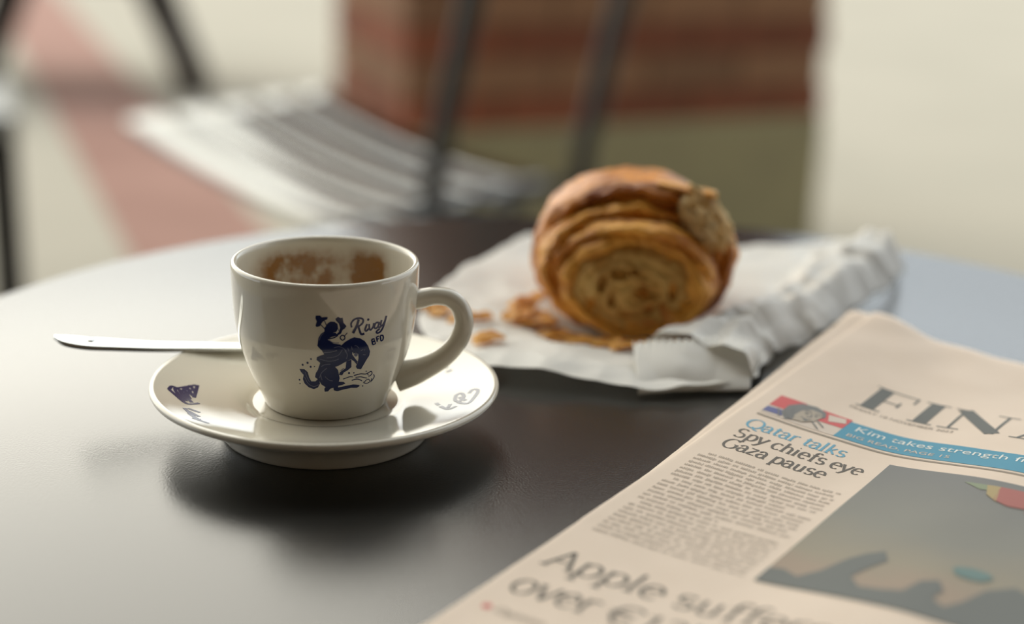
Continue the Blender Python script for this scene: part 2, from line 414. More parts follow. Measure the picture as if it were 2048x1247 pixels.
# brick pillar on a stone plinth: every brick its own object
PC = Vector((-0.236, 3.198, 0)); PF = Vector((0.917, 0.398, 0)).normalized(); PL = Vector((-PF.y, PF.x, 0))
FW, FD, PLH, PTOP = 1.03, 0.50, 0.325, 3.19
pillar = thing('brick_pillar', 'square brown brick pillar on an olive stone plinth', 'pillar', tuple(PC))
ang = math.atan2(PF.y, PF.x)
ctr = PC + PF*(FW/2) + PL*(FD/2)
MB().box((ctr.x, ctr.y, (PLH+PTOP)/2), (FW/2-0.008, FD/2-0.008, (PTOP-PLH)/2), ang).build('mortar_core', M['mortar'], pillar, smooth=False)
bevel(MB().box((ctr.x, ctr.y, PLH/2), (FW/2+0.006, FD/2+0.006, PLH/2), ang).build('plinth', M['plinth_stone'], pillar, smooth=False), 0.006)
BL, BH, BD, J = 0.2175, 0.065, 0.05, 0.010
def brick_mesh(nm, ln, rz):
    m = MB(); m.box((0, 0, 0), (ln/2, BD/2, BH/2), rz); me = bpy.data.meshes.new(nm); me.from_pydata(m.v, [], m.f); return me
bmesh_cache = {}
def brick(pos, ln, rz, m):
    k = (round(ln, 4), round(rz, 3), m.name)
    if k not in bmesh_cache:
        me = brick_mesh('brick', ln, rz); me.materials.append(m); bmesh_cache[k] = me
    o = bpy.data.objects.new('brick', bmesh_cache[k]); COL.objects.link(o); o.parent = pillar; o.location = pos - PC
nc = int((PTOP-PLH)/(BH+J))
for c in range(nc):
    z = PLH + 0.004 + BH/2 + c*(BH+J); m = M['brick_red'] if c % 2 == 0 else M['brick_tan']
    for (org, dr, ln_tot, out, rz) in ((PC, PF, FW, -PL, ang), (PC, PL, FD, -PF, ang+PI/2)):
        off = 0.0 if (c % 2 == 0) == (dr is PF) else -BL/2
        x = off
        while x < ln_tot-0.02:
            x0 = max(x, 0.0 if dr is PF else 0.052); x1 = min(x+BL, ln_tot)
            if x1-x0 > 0.03:
                p = org + dr*((x0+x1)/2) - out*(BD/2 + random.uniform(-0.0, 0.003)); p.z = z
                brick(p, x1-x0, rz, m)
            x += BL + J

# ------------------------------------------------------------------ background furniture
def slat_chair():
    RN = Vector((-0.215, 1.985, 0)); f = Vector((-0.80, 0.60, 0)); wv = Vector((0.60, 0.80, 0))
    W, D = 0.45, 0.47
    cen = RN + f*(D/2) + wv*(W/2)
    t = thing('slatted_chair', 'dark metal chair with a scooped seat of shiny curved slats', 'chair', tuple(cen))
    def seat_z(s):            # s 0 rear .. 1 front
        return 0.435 + 0.080*s**2.0
    n = 5; pitch = W/n
    for i in range(n):
        c = (i+0.5)*pitch; mb = MB(); hw = pitch/2-0.012; hs = []
        def fn(u, v):
            p = RN + f*(v*D) + wv*(c+(u-0.5)*2*hw)
            p.z = seat_z(v) - 0.0018*(2*u-1)**2
            return p
        o = mb.grid(fn, 4, 18).build('slat', M['slat_metal'], t); solid(o, 0.010)
    fr = MB()
    for s_, W2 in ((0.03, 0.565), (0.12, W)):
        p = RN+f*(D*s_); q = p+wv*W2; z = seat_z(s_)-0.025
        fr.tube([(p.x, p.y, z), (q.x, q.y, z)], 0.011)
    fr.build('seat_frame', M['black_metal'], t)
    for k in (0.02, 0.98):
        p = RN+f*(D*0.12)+wv*(W*k)
        MB().tube([(p.x, p.y, seat_z(.12)-0.015), (p.x+f.x*.10, p.y+f.y*.10, 0)], 0.014).build('leg', M['black_metal'], t)
    tops = []
    for k in (0.178, 0.552):
        p = RN+wv*k+f*0.01
        pts = [p-f*0.06, p, p-f*0.012, p-f*0.10]; zs = [0.0, 0.40, 0.52, 0.88]
        P = catmull([(q.x, q.y, z) for q, z in zip(pts, zs)], 6)
        MB().tube(P, 0.018, 10).build('back_post', M['black_metal'], t); tops.append(P[-1])
    for z in (0.80, 0.86):
        pp = []
        for k in range(9):
            q = tops[0].lerp(tops[1], k/8); q = q - f*(0.03*math.sin(PI*k/8)); pp.append((q.x, q.y, z))
        MB().tube(pp, (0.006, 0.022), 8, flat=(0, 0, 1)).build('back_rail', M['black_metal'], t)
slat_chair()

def stool():
    # square stool, only its near right corner reaches into the picture
    cx, cy = -1.095, 2.72; rz = 0.35; h = 0.45; hw = 0.19
    t = thing('square_stool', 'black square stool with a grey top by the pale paving', 'stool', (cx, cy, 0))
    bevel(MB().box((cx, cy, h-0.02), (hw, hw, 0.02), rz).build('seat', M['stool_top'], t, smooth=False), 0.006)
    ca, sa = math.cos(rz), math.sin(rz)
    MB().box((cx, cy, h-0.06), (hw-0.012, hw-0.012, 0.02), rz).build('apron', M['black_metal'], t, smooth=False)
    for sx in (-1, 1):
        for sy in (-1, 1):
            x, y = sx*(hw-0.03), sy*(hw-0.03)
            bevel(MB().box((cx+x*ca-y*sa, cy+x*sa+y*ca, (h-0.04)/2), (0.026, 0.026, (h-0.04)/2), rz).build('leg', M['black_metal'], t, smooth=False), 0.004)
stool()

def far_bench():
    cx, cy = -1.535, 5.62
    t = thing('splayed_leg_bench', 'dark wooden bench on splayed legs standing across the pink paving band', 'bench', (cx, cy, 0))
    bevel(MB().box((cx, cy, 0.455), (0.62, 0.40, 0.018)).build('seat', M['dark_wood'], t, smooth=False), 0.005)
    MB().box((cx, cy, 0.41), (0.30, 0.24, 0.027)).build('apron', M['dark_wood'], t, smooth=False)
    for sx in (-1, 1):
        for sy in (-1, 1):
            dx, dy = -0.207*sy*0.16-0.033, 0.978*sy*0.16
            MB().tube([(cx+sx*0.40+dx, cy+dy, 0), (cx+sx*0.215+dx, cy+dy, 0.44)], [(0.052, 0.052), (0.060, 0.060)], 8).build('leg', M['dark_wood'], t)
far_bench()

# ------------------------------------------------------------------ the round table
TC = (0.0424, 0.5206); TR = 0.2854
tb = thing('round_cafe_table', 'round black powder coated cafe table under the cup and newspaper', 'table', (TC[0], TC[1], 0))
prof = [(0, TZ), (TR-0.004, TZ), (TR-0.0012, TZ-0.0012), (TR, TZ-0.004), (TR, TZ-0.016), (TR-0.0015, TZ-0.0185), (TR-0.004, TZ-0.020), (0, TZ-0.020)]
smooth_angle(MB().lathe(prof, (TC[0], TC[1], 0), 192).build('table_top', M['table_black'], tb), 30)
MB().lathe([(0, 0.73), (0.09, 0.73), (0.09, 0.722), (0.03, 0.715), (0.028, 0.70), (0.028, 0.05), (0.035, 0.03), (0, 0.03)], (TC[0], TC[1], 0), 40).build('column', M['black_metal'], tb)
smooth_angle(MB().lathe([(0, 0.03), (0.06, 0.03), (0.20, 0.012), (0.21, 0.006), (0.21, 0.0), (0, 0)], (TC[0], TC[1], 0), 64).build('base', M['black_metal'], tb))

mm = 0.001
def T(x, y, z): return Vector((x*mm, y*mm, TZ+z*mm))

# ------------------------------------------------------------------ saucer
CX, CY = -61.8, 490.0
STOP = [(0, 11.1), (20.5, 11.1), (25, 11.2), (27, 11.9), (30, 12.7), (36, 13.7), (42, 14.8), (48, 16.0), (54, 17.5), (56.6, 18.25)]
def dense(tab, n=4):
    P = catmull([(a_, b_, 0) for a_, b_ in tab], n); return [(max(0, q.x), q.y) for q in P]
def to_m(tab): return [(r*mm, z*mm) for r, z in tab]
sau = thing('saucer', 'white porcelain saucer with blue marks under the espresso cup', 'saucer', tuple(T(CX, CY, 0)))
sprof = dense(STOP, 3) + [(57.5, 18.35), (58.1, 17.9), (58.25, 17.2), (57.9, 16.4), (56, 15.3), (52, 13.6), (47, 11.4), (42, 8.8), (38.6, 6.4), (36.6, 4.0), (35.2, 1.4), (34.7, 0.35), (34.2, 0.0), (32.8, 0.0), (32.2, 0.5), (31.6, 3.4), (29, 5.6), (0, 6.2)]
MB().lathe(to_m(sprof), tuple(T(CX, CY, 0)), 160).build('body', M['porcelain'], sau)
def sau_z(r): return interp(r, sprof[:len(dense(STOP, 3))])
SAU_MARKS = [
 [(-167.7,51.6),(-162.4,49.6),(-154.4,47.5),(-153.9,45.5),(-155.6,43.0)], [(-167.7,51.6),(-171.6,50.6),(-168.0,47.8),(-155.7,45.3)],
 [(-157.7,47.9),(-167.0,49.4),(-170.6,49.7)], [(-156.9,47.0),(-169.8,48.4)], [(-160.0,45.3),(-173.0,47.3)], [(-164.1,44.0),(-174.8,46.5)],
 [(-168.4,42.9),(-176.8,45.4)], [(-170.0,49.7),(-178.2,43.5)], [(-178.5,43.1),(-162.3,43.8)], [(-162,46.5),(-172,44.6)], [(-166,48.2),(-174.5,45.6)],
 [(-148.4,49.6),(-136.4,50.6),(-134.5,49.8)], [(-148.2,48.4),(-143.2,46.0)], [(-136.4,51.8),(-129.2,50.2)], [(-145,49.4),(-138,48.6)], [(-142,50.4),(-133,51.2)],
 [(45.8,43.0),(47.5,48.2),(46.1,50.5),(42.6,50.6),(39.8,48.8),(39.9,46.2),(42.2,44.0),(45.8,43.0)], [(45.0,42.5),(39.2,42.7),(38.0,46.4)], [(44,41.5),(38,41.8)], [(30,45),(32,47)], [(26,44),(27,46.5)],
 [(-3.8,44.1),(-2.1,45.6),(-6.4,47.0),(-12.2,46.6),(-10.2,44.6),(-3.8,44.1)], [(-13.1,46.0),(-15.9,50.1),(-9.6,50.9),(-2.2,51.3),(0.0,49.5),(-3.8,48.4)],
 [(-12.4,38.5),(-15.7,40.2)], [(-17.3,41.0),(-21.7,45.2),(-18.3,46.9)], [(-7,45.5),(-12,48.5)], [(-15,44),(-20,44.5)]]
for lo, hi in ((0, 11), (11, 16), (16, 21), (21, 27)):
  pr = Print()
  for s_ in SAU_MARKS[lo:hi]:
    pts = [(math.cos(math.radians(a_))*r_, math.sin(math.radians(a_))*r_) for a_, r_ in s_]
    pr.stroke(pts, 1.3)
  pr.build('blue_mark', lambda x, y, l: T(CX+x, CY+y, sau_z(math.hypot(x, y))+0.06), M['blue_print'], sau, 1.5, 1.5)

# ------------------------------------------------------------------ cup
COUT = [(11.6, 20.3), (14, 21.2), (17, 22.6), (20, 23.9), (26, 26.3), (32, 28.2), (39, 29.6), (46, 30.3), (54, 30.75), (58.6, 30.85)]   # (z, r)
cup = thing('espresso_cup', 'white porcelain espresso cup with blue rider emblem, on the saucer', 'cup', tuple(T(CX, CY, 11.15)))
outer = [(q.y, q.x) for q in catmull([(z, r, 0) for z, r in COUT], 4)]
prof = [(0, 12.0), (17.5, 12.0), (18.2, 11.2), (19.4, 11.15), (20.0, 11.3)] + outer + [(30.75, 59.4), (30.4, 60.0), (29.8, 60.2), (29.2, 60.0), (28.75, 59.4)]
n_out = len(prof)-1
inner = dense([(28.5, 58.5), (28.25, 54), (27.6, 46), (26.4, 38), (24.2, 30), (20.5, 22.5), (14, 17.5), (6, 15.9), (0, 15.7)], 4)
prof2 = prof + inner
mi = [0]*(n_out) + [1]*(len(inner))
o = MB().lathe(to_m(prof2), tuple(T(CX, CY, 0)), 160, mi).build('body', [M['porcelain'], M['porcelain_stained']], cup)
CSM = [(z_, r_) for r_, z_ in outer]
def cup_r(z): return interp(z, CSM)
# handle in the vertical plane through the cup axis
HA = math.radians(5)
hp = [(27.0, 46.4), (31.5, 46.9), (36, 47.8), (40.8, 47.2), (44.4, 44.2), (46.0, 39.4), (45.2, 34.4), (42.6, 29.8), (38.8, 26.0), (34.2, 23.2), (29.2, 21.0), (23.5, 19.0)]
hr = [(3.8, 4.6), (3.3, 3.8), (3.05, 3.2), (3.0, 3.15), (3.1, 3.2), (3.25, 3.3), (3.3, 3.35), (3.35, 3.4), (3.6, 3.5), (4.0, 3.9), (4.7, 4.6), (5.0, 5.4)]
P = catmull([(CX+x*math.cos(HA), CY+x*math.sin(HA), z) for x, z in hp], 6)
R = catmull([(a_, b_, 0) for a_, b_ in hr], 6)
MB().tube([T(*p) for p in P], [(q.x*mm, q.y*mm) for q in R], 20, flat=(-math.sin(HA), math.cos(HA), 0)).build('handle', M['porcelain'], cup)
MB().lathe(to_m([(0, 17.4), (12, 17.4), (13.2, 17.5), (13.6, 17.2), (0, 15.9)]), tuple(T(CX, CY, 0)), 64).build('coffee_dregs', M['coffee'], cup)

# emblem: drawn in units of the printed design, wrapped round the cup wall
ZPX = [(574, 59.7), (578.3, 59), (608.9, 54), (639.1, 49), (668.8, 44), (698, 39), (725.9, 34), (752.8, 29), (778.5, 24), (803.3, 19), (827.2, 14)]
TH0 = math.atan2(-CY, -CX)
def wrap(x, y, l):
    X = (x-545)/37.9; z = interp(600+y/5.94+0.39*X, ZPX); r = cup_r(z)
    th = TH0 + math.asin(max(-.99, min(.99, X/r))); rr = r+0.05+0.04*l
    return T(CX+rr*math.cos(th), CY+rr*math.sin(th), z)
pr = Print()
for pl in (
 [(430,190),(480,185),(500,205),(570,195),(565,225),(530,240),(500,270),(480,310),(440,325),(425,310),(440,260),(425,220)],
 [(570,270),(600,250),(650,250),(685,275),(690,330),(670,370),(620,385),(560,390),(530,370),(530,330)],
 [(660,215),(690,190),(720,205),(745,200),(755,260),(790,300),(770,330),(745,345),(725,390),(690,410),(655,415),(700,370),(715,320),(700,270),(665,235)],
 [(530,370),(490,400),(460,450),(450,520),(445,545),(470,575),(500,600),(530,650),(600,640),(700,600),(740,560),(720,520),(640,510),(590,480),(560,460),(620,430),(690,410),(660,380),(600,385)],
 [(530,640),(640,600),(740,520),(770,490),(830,455),(900,500),(900,560),(860,620),(860,690),(790,720),(700,770),(640,790),(540,790),(470,740),(435,715),(440,680),(480,660)],
 [(830,455),(880,435),(950,450),(1010,490),(1050,550),(1075,620),(1065,670),(1030,720),(1000,770),(965,825),(920,815),(903,785),(925,740),(935,690),(932,640),(905,620),(870,630),(860,560)],
 [(860,640),(895,690),(925,730),(912,760),(880,720),(850,700)],
 [(480,740),(560,740),(640,770),(690,820),(710,920),(700,960),(760,965),(780,985),(740,1000),(695,1010),(690,1030),(800,1010),(870,1000),(940,1010),(955,1025),(920,1045),(850,1040),(760,1055),(680,1075),(640,1065),(635,1035),(600,1045),(570,1080),(530,1085),(525,1050),(540,1030),(490,1000),(460,950),(415,920),(425,870),(450,830)],
 [(790,720),(850,700),(850,790),(800,830),(760,850),(740,885),(700,880),(715,845),(780,800)],
 [(230,845),(290,840),(330,870),(345,930),(370,975),(420,970),(460,930),(475,990),(450,1040),(400,1065),(340,1050),(290,1010),(270,960),(280,910),(250,880)]):
    pr.poly(pl)
for c, r in (((370,710),11),((328,760),14),((270,790),13),((365,802),13),((410,795),8),((230,975),11),((235,1020),8),((822,860),13),((880,860),9),((990,1030),8),((1030,855),7)): pr.dot(c, r)
for s_, wd in (([(485,290),(545,350)],11),([(530,240),(560,310)],10),([(740,470),(715,440),(735,410),(765,420),(770,450),(740,470)],13),([(765,420),(800,380)],10),([(560,460),(640,440),(690,410)],14),
 ([(750,930),(800,915),(830,905),(870,908)],10),([(880,895),(960,880),(1030,888),(1090,865),(1100,900),(1060,925)],11),([(855,950),(920,938),(980,965)],12),
 ([(900,918),(960,915),(1000,928),(1040,940)],10),([(1000,990),(1050,955),(1080,985),(1040,1005),(1000,990)],10),([(1100,985),(1130,940),(1122,905)],11),([(1040,880),(1060,910)],9),([(1100,950),(1090,1000)],9)):
    pr.stroke(s_, wd)
for s_ in ([(470,480),(485,430),(520,390)],[(475,700),(560,718),(640,712),(700,690)],[(555,682),(640,668),(700,640),(742,580)],[(520,620),(600,612),(680,590)],[(490,790),(530,765),(600,755)],
 [(470,925),(495,860),(560,800)],[(535,905),(580,942),(625,952)],[(500,950),(480,880)],[(292,935),(335,1005),(400,1032),(458,1005)],[(300,870),(320,930),(350,985)],[(805,560),(820,600)],[(850,545),(858,585)],
 [(885,540),(910,540),(940,570)],[(960,600),(990,590)],[(1000,600),(1012,592)],[(985,650),(1020,655)],[(760,800),(720,830)],[(690,330),(700,360)],[(580,470),(640,500),(700,500)],[(640,560),(700,545),(745,560),(790,600)],[(770,590),(800,640),(790,690)]):
    pr.stroke(s_, 8, 1, 1)
pr.dot((903, 645), 22, 1, 1)
# script word and three small capitals beside the rider
for s_, wd in (([(935,225),(915,295),(868,388)],27),([(852,318),(846,270),(880,226),(940,210),(985,228),(984,268),(948,300),(915,308)],20),([(930,305),(948,365),(968,405),(1004,400)],24),
 ([(1036,288),(1012,350),(1028,370),(1056,345)],22),([(1060,290),(1066,348),(1082,362),(1112,322),(1116,284)],20),([(1176,285),(1142,288),(1124,335),(1144,352),(1174,322),(1182,280)],20),([(1182,280),(1172,335),(1192,346),(1206,330)],20),
 ([(1212,262),(1202,318),(1222,328),(1252,282),(1268,225)],20),([(1272,220),(1240,330),(1204,394),(1165,412),(1150,392),(1190,362)],20)):
    pr.stroke(s_, wd*1.08)
pr.dot((1050, 236), 15)
for s_ in ([(1092,478),(1106,545)],[(1092,478),(1122,474),(1126,500),(1100,510)],[(1100,510),(1132,508),(1138,538),(1106,545)],[(1150,458),(1162,516)],[(1150,458),(1182,450)],[(1156,486),(1180,480)],
 [(1196,448),(1206,515)],[(1196,448),(1226,450),(1236,480),(1226,508),(1206,515)]):
    pr.stroke(s_, 17, smooth=len(s_) > 4)
o = pr.build('rider_emblem', wrap, [M['blue_print'], M['print_gap']], cup, 36, 36)
o['label'] = 'dark blue rider on a rearing horse with script lettering'

# ------------------------------------------------------------------ spoon
sp = thing('teaspoon', 'small stainless steel teaspoon lying across the back of the saucer', 'spoon', tuple(T(-113, 516.5, 0)))
st = [(-157.0,504.8,25.2), (-153.5,505.6,24.2), (-147,507.4,22.9), (-138,509.9,21.8), (-125,513.4,20.4), (-110,517.5,19.3), (-95,521.6,18.3), (-84,524.6,17.4)]
wds = [1.6, 4.4, 5.4, 5.0, 4.2, 3.6, 3.2, 3.0]
SP = catmull(st, 6); SW = catmull([(w_, 0, 0) for w_ in wds], 6)
dr = Vector((0.965, 0.262, 0)); sd_ = Vector((-0.262, 0.965, 0))
def hfn(u, v):
    k = v*(len(SP)-1); i = min(int(k), len(SP)-2); p = SP[i].lerp(SP[i+1], k-i); wd = SW[i].x+(SW[i+1].x-SW[i].x)*(k-i)
    s_ = 2*u-1; q = p + sd_*(wd*s_); crown = 0.55*(1-s_*s_)
    return T(q.x, q.y, q.z+crown)
o = MB().grid(hfn, 10, 60).build('handle', M['steel'], sp); solid(o, 1.5*mm)
def bfn(u, v):
    s_ = 2*u-1; x = -85.5+v*33; wd = 2.3+8.6*math.sin(PI*min(1, max(0, (v*1.06-0.06)))**0.9)**0.75 if v < 0.999 else 0.3
    dpt = 4.0*sstep(0.08, 0.45, v)*(1-sstep(0.7, 1.0, v))
    cxx = Vector((x, 524.3+(x+85)*0.272, 17.45-1.2*sstep(0, .5, v)+1.2*sstep(.6, 1, v)))
    q = cxx + sd_*(wd*s_); return T(q.x, q.y+1.2*v, q.z+0.9-dpt*(1-s_*s_)*0.75)
o = MB().grid(bfn, 16, 32).build('bowl', M['steel'], sp); solid(o, 1.0*mm)
p0 = SP[4]
MB().lathe(to_m([(0, 0.9), (1.3, 0.75), (1.9, 0.3), (2.0, 0)]), tuple(T(SP[13].x, SP[13].y, SP[13].z+0.4)), 20).build('crest', M['steel'], sp)

# ------------------------------------------------------------------ newspaper
NO = Vector((144.5, 603.0, 0)); NU = Vector((.834, -.551, 0)); NV = Vector((-.551, -.834, 0))
def nz_(u, v):
    hL = 4.5+9.5*max(0, 1-v/300)**1.4; uu = max(u, 0)
    z = 5.5+(hL-5.5)*math.exp(-(uu/30)**2)+4.5*sstep(50, 105, uu)*sstep(20, 100, v)-3.0*sstep(130, 220, uu)
    z += 0.35*noise.noise(Vector((u*0.05, v*0.03, 1.7))) + 1.7*noise.noise(Vector((u*0.055+4, v*0.045, 5.1)))*math.exp(-v/32)
    return z
def npt(u, v, dz=0):
    p = NO+NU*u+NV*v; return T(p.x, p.y, nz_(u, v)+dz)
NW_, NH_ = 300.0, 372.0
news = thing('newspaper', 'folded salmon pink newspaper lying on the black table', 'newspaper', tuple(T(*(NO+NU*100+NV*150).xy, 0)))
def sheet(du, dv, dz, edge, sk):
    def fn(u, v):
        # u: fold roll on the left, then the flat page
        U_ = u*u*NW_ if u < 0 else NW_*(u**1.35); V_ = dv+(NH_-2*dv*0)*v
        ragged = 0.5*noise.noise(Vector((V_*0.9, du, 3.3)))
        ze = nz_(0, V_)
        if U_ < 3.5:                       # rolled fold going down to the table
            a_ = (1-U_/3.5)*edge; rr = max(0.6, (ze+dz)*0.47)
            x = du + 3.5 - 3.0*math.sin(a_)*(rr/4.0)**0.5 + ragged*0.4; z = ze+dz - rr*(1-math.cos(a_))
            x += sk*max(0, 1-V_/210); p = NO+NU*x+NV*V_; return T(p.x, p.y, max(0.25, z))
        p = NO+NU*(U_+du+sk*max(0, 1-V_/210))+NV*V_; return T(p.x, p.y, max(0.25, nz_(U_, V_)*(1+0.0)+dz))
    return fn
for k, (du, dv, dz, ed, sk) in enumerate(((0, 0, 0, 1.2, 0), (-0.4, 0.6, -0.9, 1.2, -0.8), (-0.6, -1.0, -1.5, 1.2, -8.5), (-1.0, -2.5, -2.2, 1.5, -9.5))):
    o = MB().grid(sheet(du, dv, dz, ed, sk), 110, 90).build('page', M['newsprint'], news); solid(o, 0.12*mm)
def onpage(x, y, l): return npt(x, y, 0.10+0.07*l)

# masthead, hand-built roman capitals: (strokes with own widths) in units of cap height
K_, k_ = 0.245, 0.04
CAPS = {
 'F': ([([(.20,0),(.20,1)],K_),([(.02,.018),(.42,.018)],k_),([(.02,.982),(.74,.982)],k_),([(.20,.50),(.56,.50)],k_),([(.56,.62),(.56,.38)],k_),([(.735,1),(.735,.72)],k_)], .82),
 'I': ([([(.20,0),(.20,1)],K_),([(.0,.018),(.40,.018)],k_),([(.0,.982),(.40,.982)],k_)], .46),
 'N': ([([(.17,0),(.17,1)],k_*1.3),([(.15,.97),(.86,.03)],K_*1.08),([(.86,0),(.86,1)],k_*1.3),([(.0,.018),(.34,.018)],k_),([(.0,.982),(.22,.982)],k_),([(.68,.982),(1.02,.982)],k_)], 1.05),
 'A': ([([(.12,0),(.46,1)],k_*1.3),([(.45,1),(.82,0)],K_),([(.22,.33),(.68,.33)],k_),([(.0,.018),(.28,.018)],k_),([(.62,.018),(1.0,.018)],k_)], 1.0),
 'C': ([(arc(.45,.5,.36,.50,48,312,20),.12),([(.70,.95),(.70,.66)],k_)], .88),
 'L': ([([(.20,0),(.20,1)],K_),([(.02,.018),(.72,.018)],k_),([(.02,.982),(.40,.982)],k_),([(.72,0),(.72,.28)],k_)], .78),
 'T': ([([(.40,0),(.40,1)],K_),([(.03,.982),(.77,.982)],k_),([(.20,.018),(.60,.018)],k_),([(.04,1),(.04,.70)],k_),([(.76,1),(.76,.70)],k_)], .82),
 'M': ([([(.15,0),(.15,1)],k_*1.3),([(.16,1),(.56,.02)],K_),([(.56,.02),(.94,1)],k_*1.3),([(.98,0),(.98,1)],K_),([(.0,.018),(.32,.018)],k_),([(.80,.018),(1.18,.018)],k_),([(.0,.982),(.22,.982)],k_),([(.92,.982),(1.18,.982)],k_)], 1.22),
 'E': ([([(.20,0),(.20,1)],K_),([(.02,.018),(.74,.018)],k_),([(.02,.982),(.70,.982)],k_),([(.20,.50),(.54,.50)],k_),([(.54,.62),(.54,.38)],k_),([(.735,0),(.735,.28)],k_),([(.695,1),(.695,.72)],k_)], .80),
 'S': ([(arc(.32,.74,.22,.25,40,270,12)+arc(.32,.25,.25,.25,88,-140,12),.13)], .66),
 ' ': ([], .40)}
pr = Print(); x = 30.5; CH = 22.0; base = 87.5
for ch in 'FINANCIAL TIMES':
    st_, adv = CAPS[ch]
    for pl, wd in st_: pr.stroke([(x+px*CH, base-py*CH) for px, py in pl], wd*CH*0.92, smooth=False)
    x += adv*CH*1.06
pr.build('masthead', onpage, M['ink_masthead'], news, 2.5, 3)
pr = Print(); pr.font('FRIDAY 10 NOVEMBER 2023', 30, 91.6, 3.1, sx=0.98); pr.build('date_line', onpage, M['ink_soft'], news, 2.5, 3)
# banner with drawn face, title and rule
pr = Print()
pr.rect(36, 103.5, 262, 119.5, 0, 0)
pr.font('Kim takes strength from ties to Moscow', 39.5, 110.6, 6.6, 1, 1, sx=1.03)
pr.font('BIG READ, PAGE 15', 39.0, 116.6, 3.6, 2, 1, sx=1.16)
o = pr.build('banner', onpage, [M['banner_blue'], M['banner_white'], M['pic_pale']], news, 2.5, 3)
pr = Print(); pr.rect(9, 121.0, 262, 122.3); o = pr.build('rule', onpage, M['ink_soft'], news, 2.5, 3)
pr = Print()
pr.rect(9, 102, 36, 119.5, 0, 0)
pr.rect(9, 102, 19, 112, 1, 1); pr.rect(25, 102, 36, 111.5, 1, 1); pr.poly([(9.2,113.5),(17,112.8),(16,117.5),(9.2,118)], 2, 1)
pr.poly([(28,104),(34,103),(35.5,107),(30,109.5)], 0, 2)
pr.poly([(14.8,115),(14.5,108),(17.5,103.2),(22.5,101.6),(26.8,103.4),(28.2,107.6),(26.5,110.5),(23,115),(18,119)], 3, 2)
pr.poly([(19.2,114.5),(19.8,108.6),(22.4,105.2),(26,105.6),(27.4,108.6),(26.4,113.6),(23.6,117),(20.4,117.4)], 4, 3)
for c, r in (((22, 109.4), .7), ((25.4, 109.2), .6), ((23.8, 114.6), .8)): pr.dot(c, r, 3, 4)
for s_ in ([(20.8,107.8),(22.2,107.3),(23.2,107.9)],[(24.4,107.7),(25.6,107.2),(26.6,107.8)],[(23.8,109),(24.2,111.4),(23,111.8)],[(21.6,113.4),(23.6,114),(25.4,113.2)],[(15,112),(17,115),(20,118)],[(16.5,109),(18,112.5),(20,115.6)],[(13,113),(15.6,118.5)],[(27,112),(31,116)],[(26,114),(30,118.6)]):
    pr.stroke(s_, 0.5, 3, 4)
o = pr.build('illustration', onpage, [M['pic_pale'], M['pic_red'], M['pic_navy'], M['pic_grey'], M['pic_skin']], news, 2.5, 3)
o['label'] = 'small drawn face against red'
pr = Print(); headline(pr, 'Qatar talks', 9.6, 134.0, 10.6, 36.0); pr.build('blue_headline', onpage, M['ink_blue'], news, 2.5, 3)
pr = Print(); headline(pr, 'Spy chiefs eye', 10.2, 143.9, 10.6, 45.0); headline(pr, 'Gaza pause', 10.6, 153.6, 10.6, 36.0)
pr.build('headline', onpage, M['ink'], news, 2.5, 3)
# body copy: short dark words, line after line
pr = Print(); rb = random.Random(3)
def column(x0, x1, v0, v1, pitch=2.95, hgt=1.15):
    v = v0; k = 0
    while v < v1:
        x = x0 + (2.4 if k in (0, 8, 15) else 0)
        end = x1 - (rb.uniform(5, 22) if k in (7, 14) else 0)
        while x < end-1:
            wl = min(rb.uniform(1.4, 7.0), end-x)
            xx = x
            while xx < x+wl:                       # letters
                g = rb.uniform(.45, .85)
                pr.rect(xx, v-hgt*rb.uniform(.9, 1.35), min(xx+g*.62, x+wl), v+(0.4 if rb.random() < .15 else 0)); xx += g
            x += wl+rb.uniform(.8, 1.2)
        v += pitch; k += 1
column(8.5, 56.5, 162, 231)
pr.build('body_text', onpage, M['ink_body'], news)
pr = Print(); pr.rect(60, 130, 262, 230.5)
o = pr.build('photograph', onpage, M['photo_print'], news, 2.5, 3, uvfn=lambda x, y: ((x-60)/100.5, (y-130)/100.5))
pr = Print(); rb = random.Random(11)
def blob(cx, cy, rx, ry, mi=0, l=1, n=14, sd=0):
    pr.poly([(cx+rx*math.cos(2*PI*k/n)*(1+.25*noise.noise(Vector((k*1.7, sd, 0)))), cy+ry*math.sin(2*PI*k/n)*(1+.25*noise.noise(Vector((k*1.3, sd+9, 2))))) for k in range(n)], mi, l)
top = [(60,221),(64,220),(69,223),(73,217),(77,206),(80,201),(84,197),(87,203),(84,210),(82,217),(86,222),(92,221),(97,219),(99,211),(103,208),(106,213),(105,219),(109,222),(112,216),(115,206),(121,200),(127,203),(130,212),(136,207),(145,196),(156,190),(170,196),(190,188),(215,200),(240,192),(262,198)]
pr.poly(top+[(262,230.4),(60,230.4)], 0, 1)
blob(109, 199, 5.5, 3.6, 1, 2, sd=3)
pr.poly([(86,136),(93,135.4),(97,139),(92,140)], 2, 1); pr.poly([(93,135.5),(97,135),(99,147),(95,143)], 3, 2)
pr.poly([(97,135),(108,134.4),(113,139),(110,147),(103,148.5),(98,146)], 4, 2); pr.poly([(108,150),(118,148),(125,152),(118,155)], 4, 2); pr.poly([(113,138),(122,136.5),(128,141),(118,145)], 2, 2)
pr.build('photo_details', lambda x, y, l: onpage(x, y, l+1), [M['photo_dark'], M['photo_teal'], M['photo_green'], M['photo_yellow'], M['photo_red']], news, 2.5, 3)
pr = Print(); headline(pr, 'Apple suffers', 8.0, 256.0, 15.2, 83.0); headline(pr, 'over \u20ac13bn', 8.0, 273.6, 15.2, 66.0)
pr.build('main_headline', onpage, M['ink'], news, 3, 4)
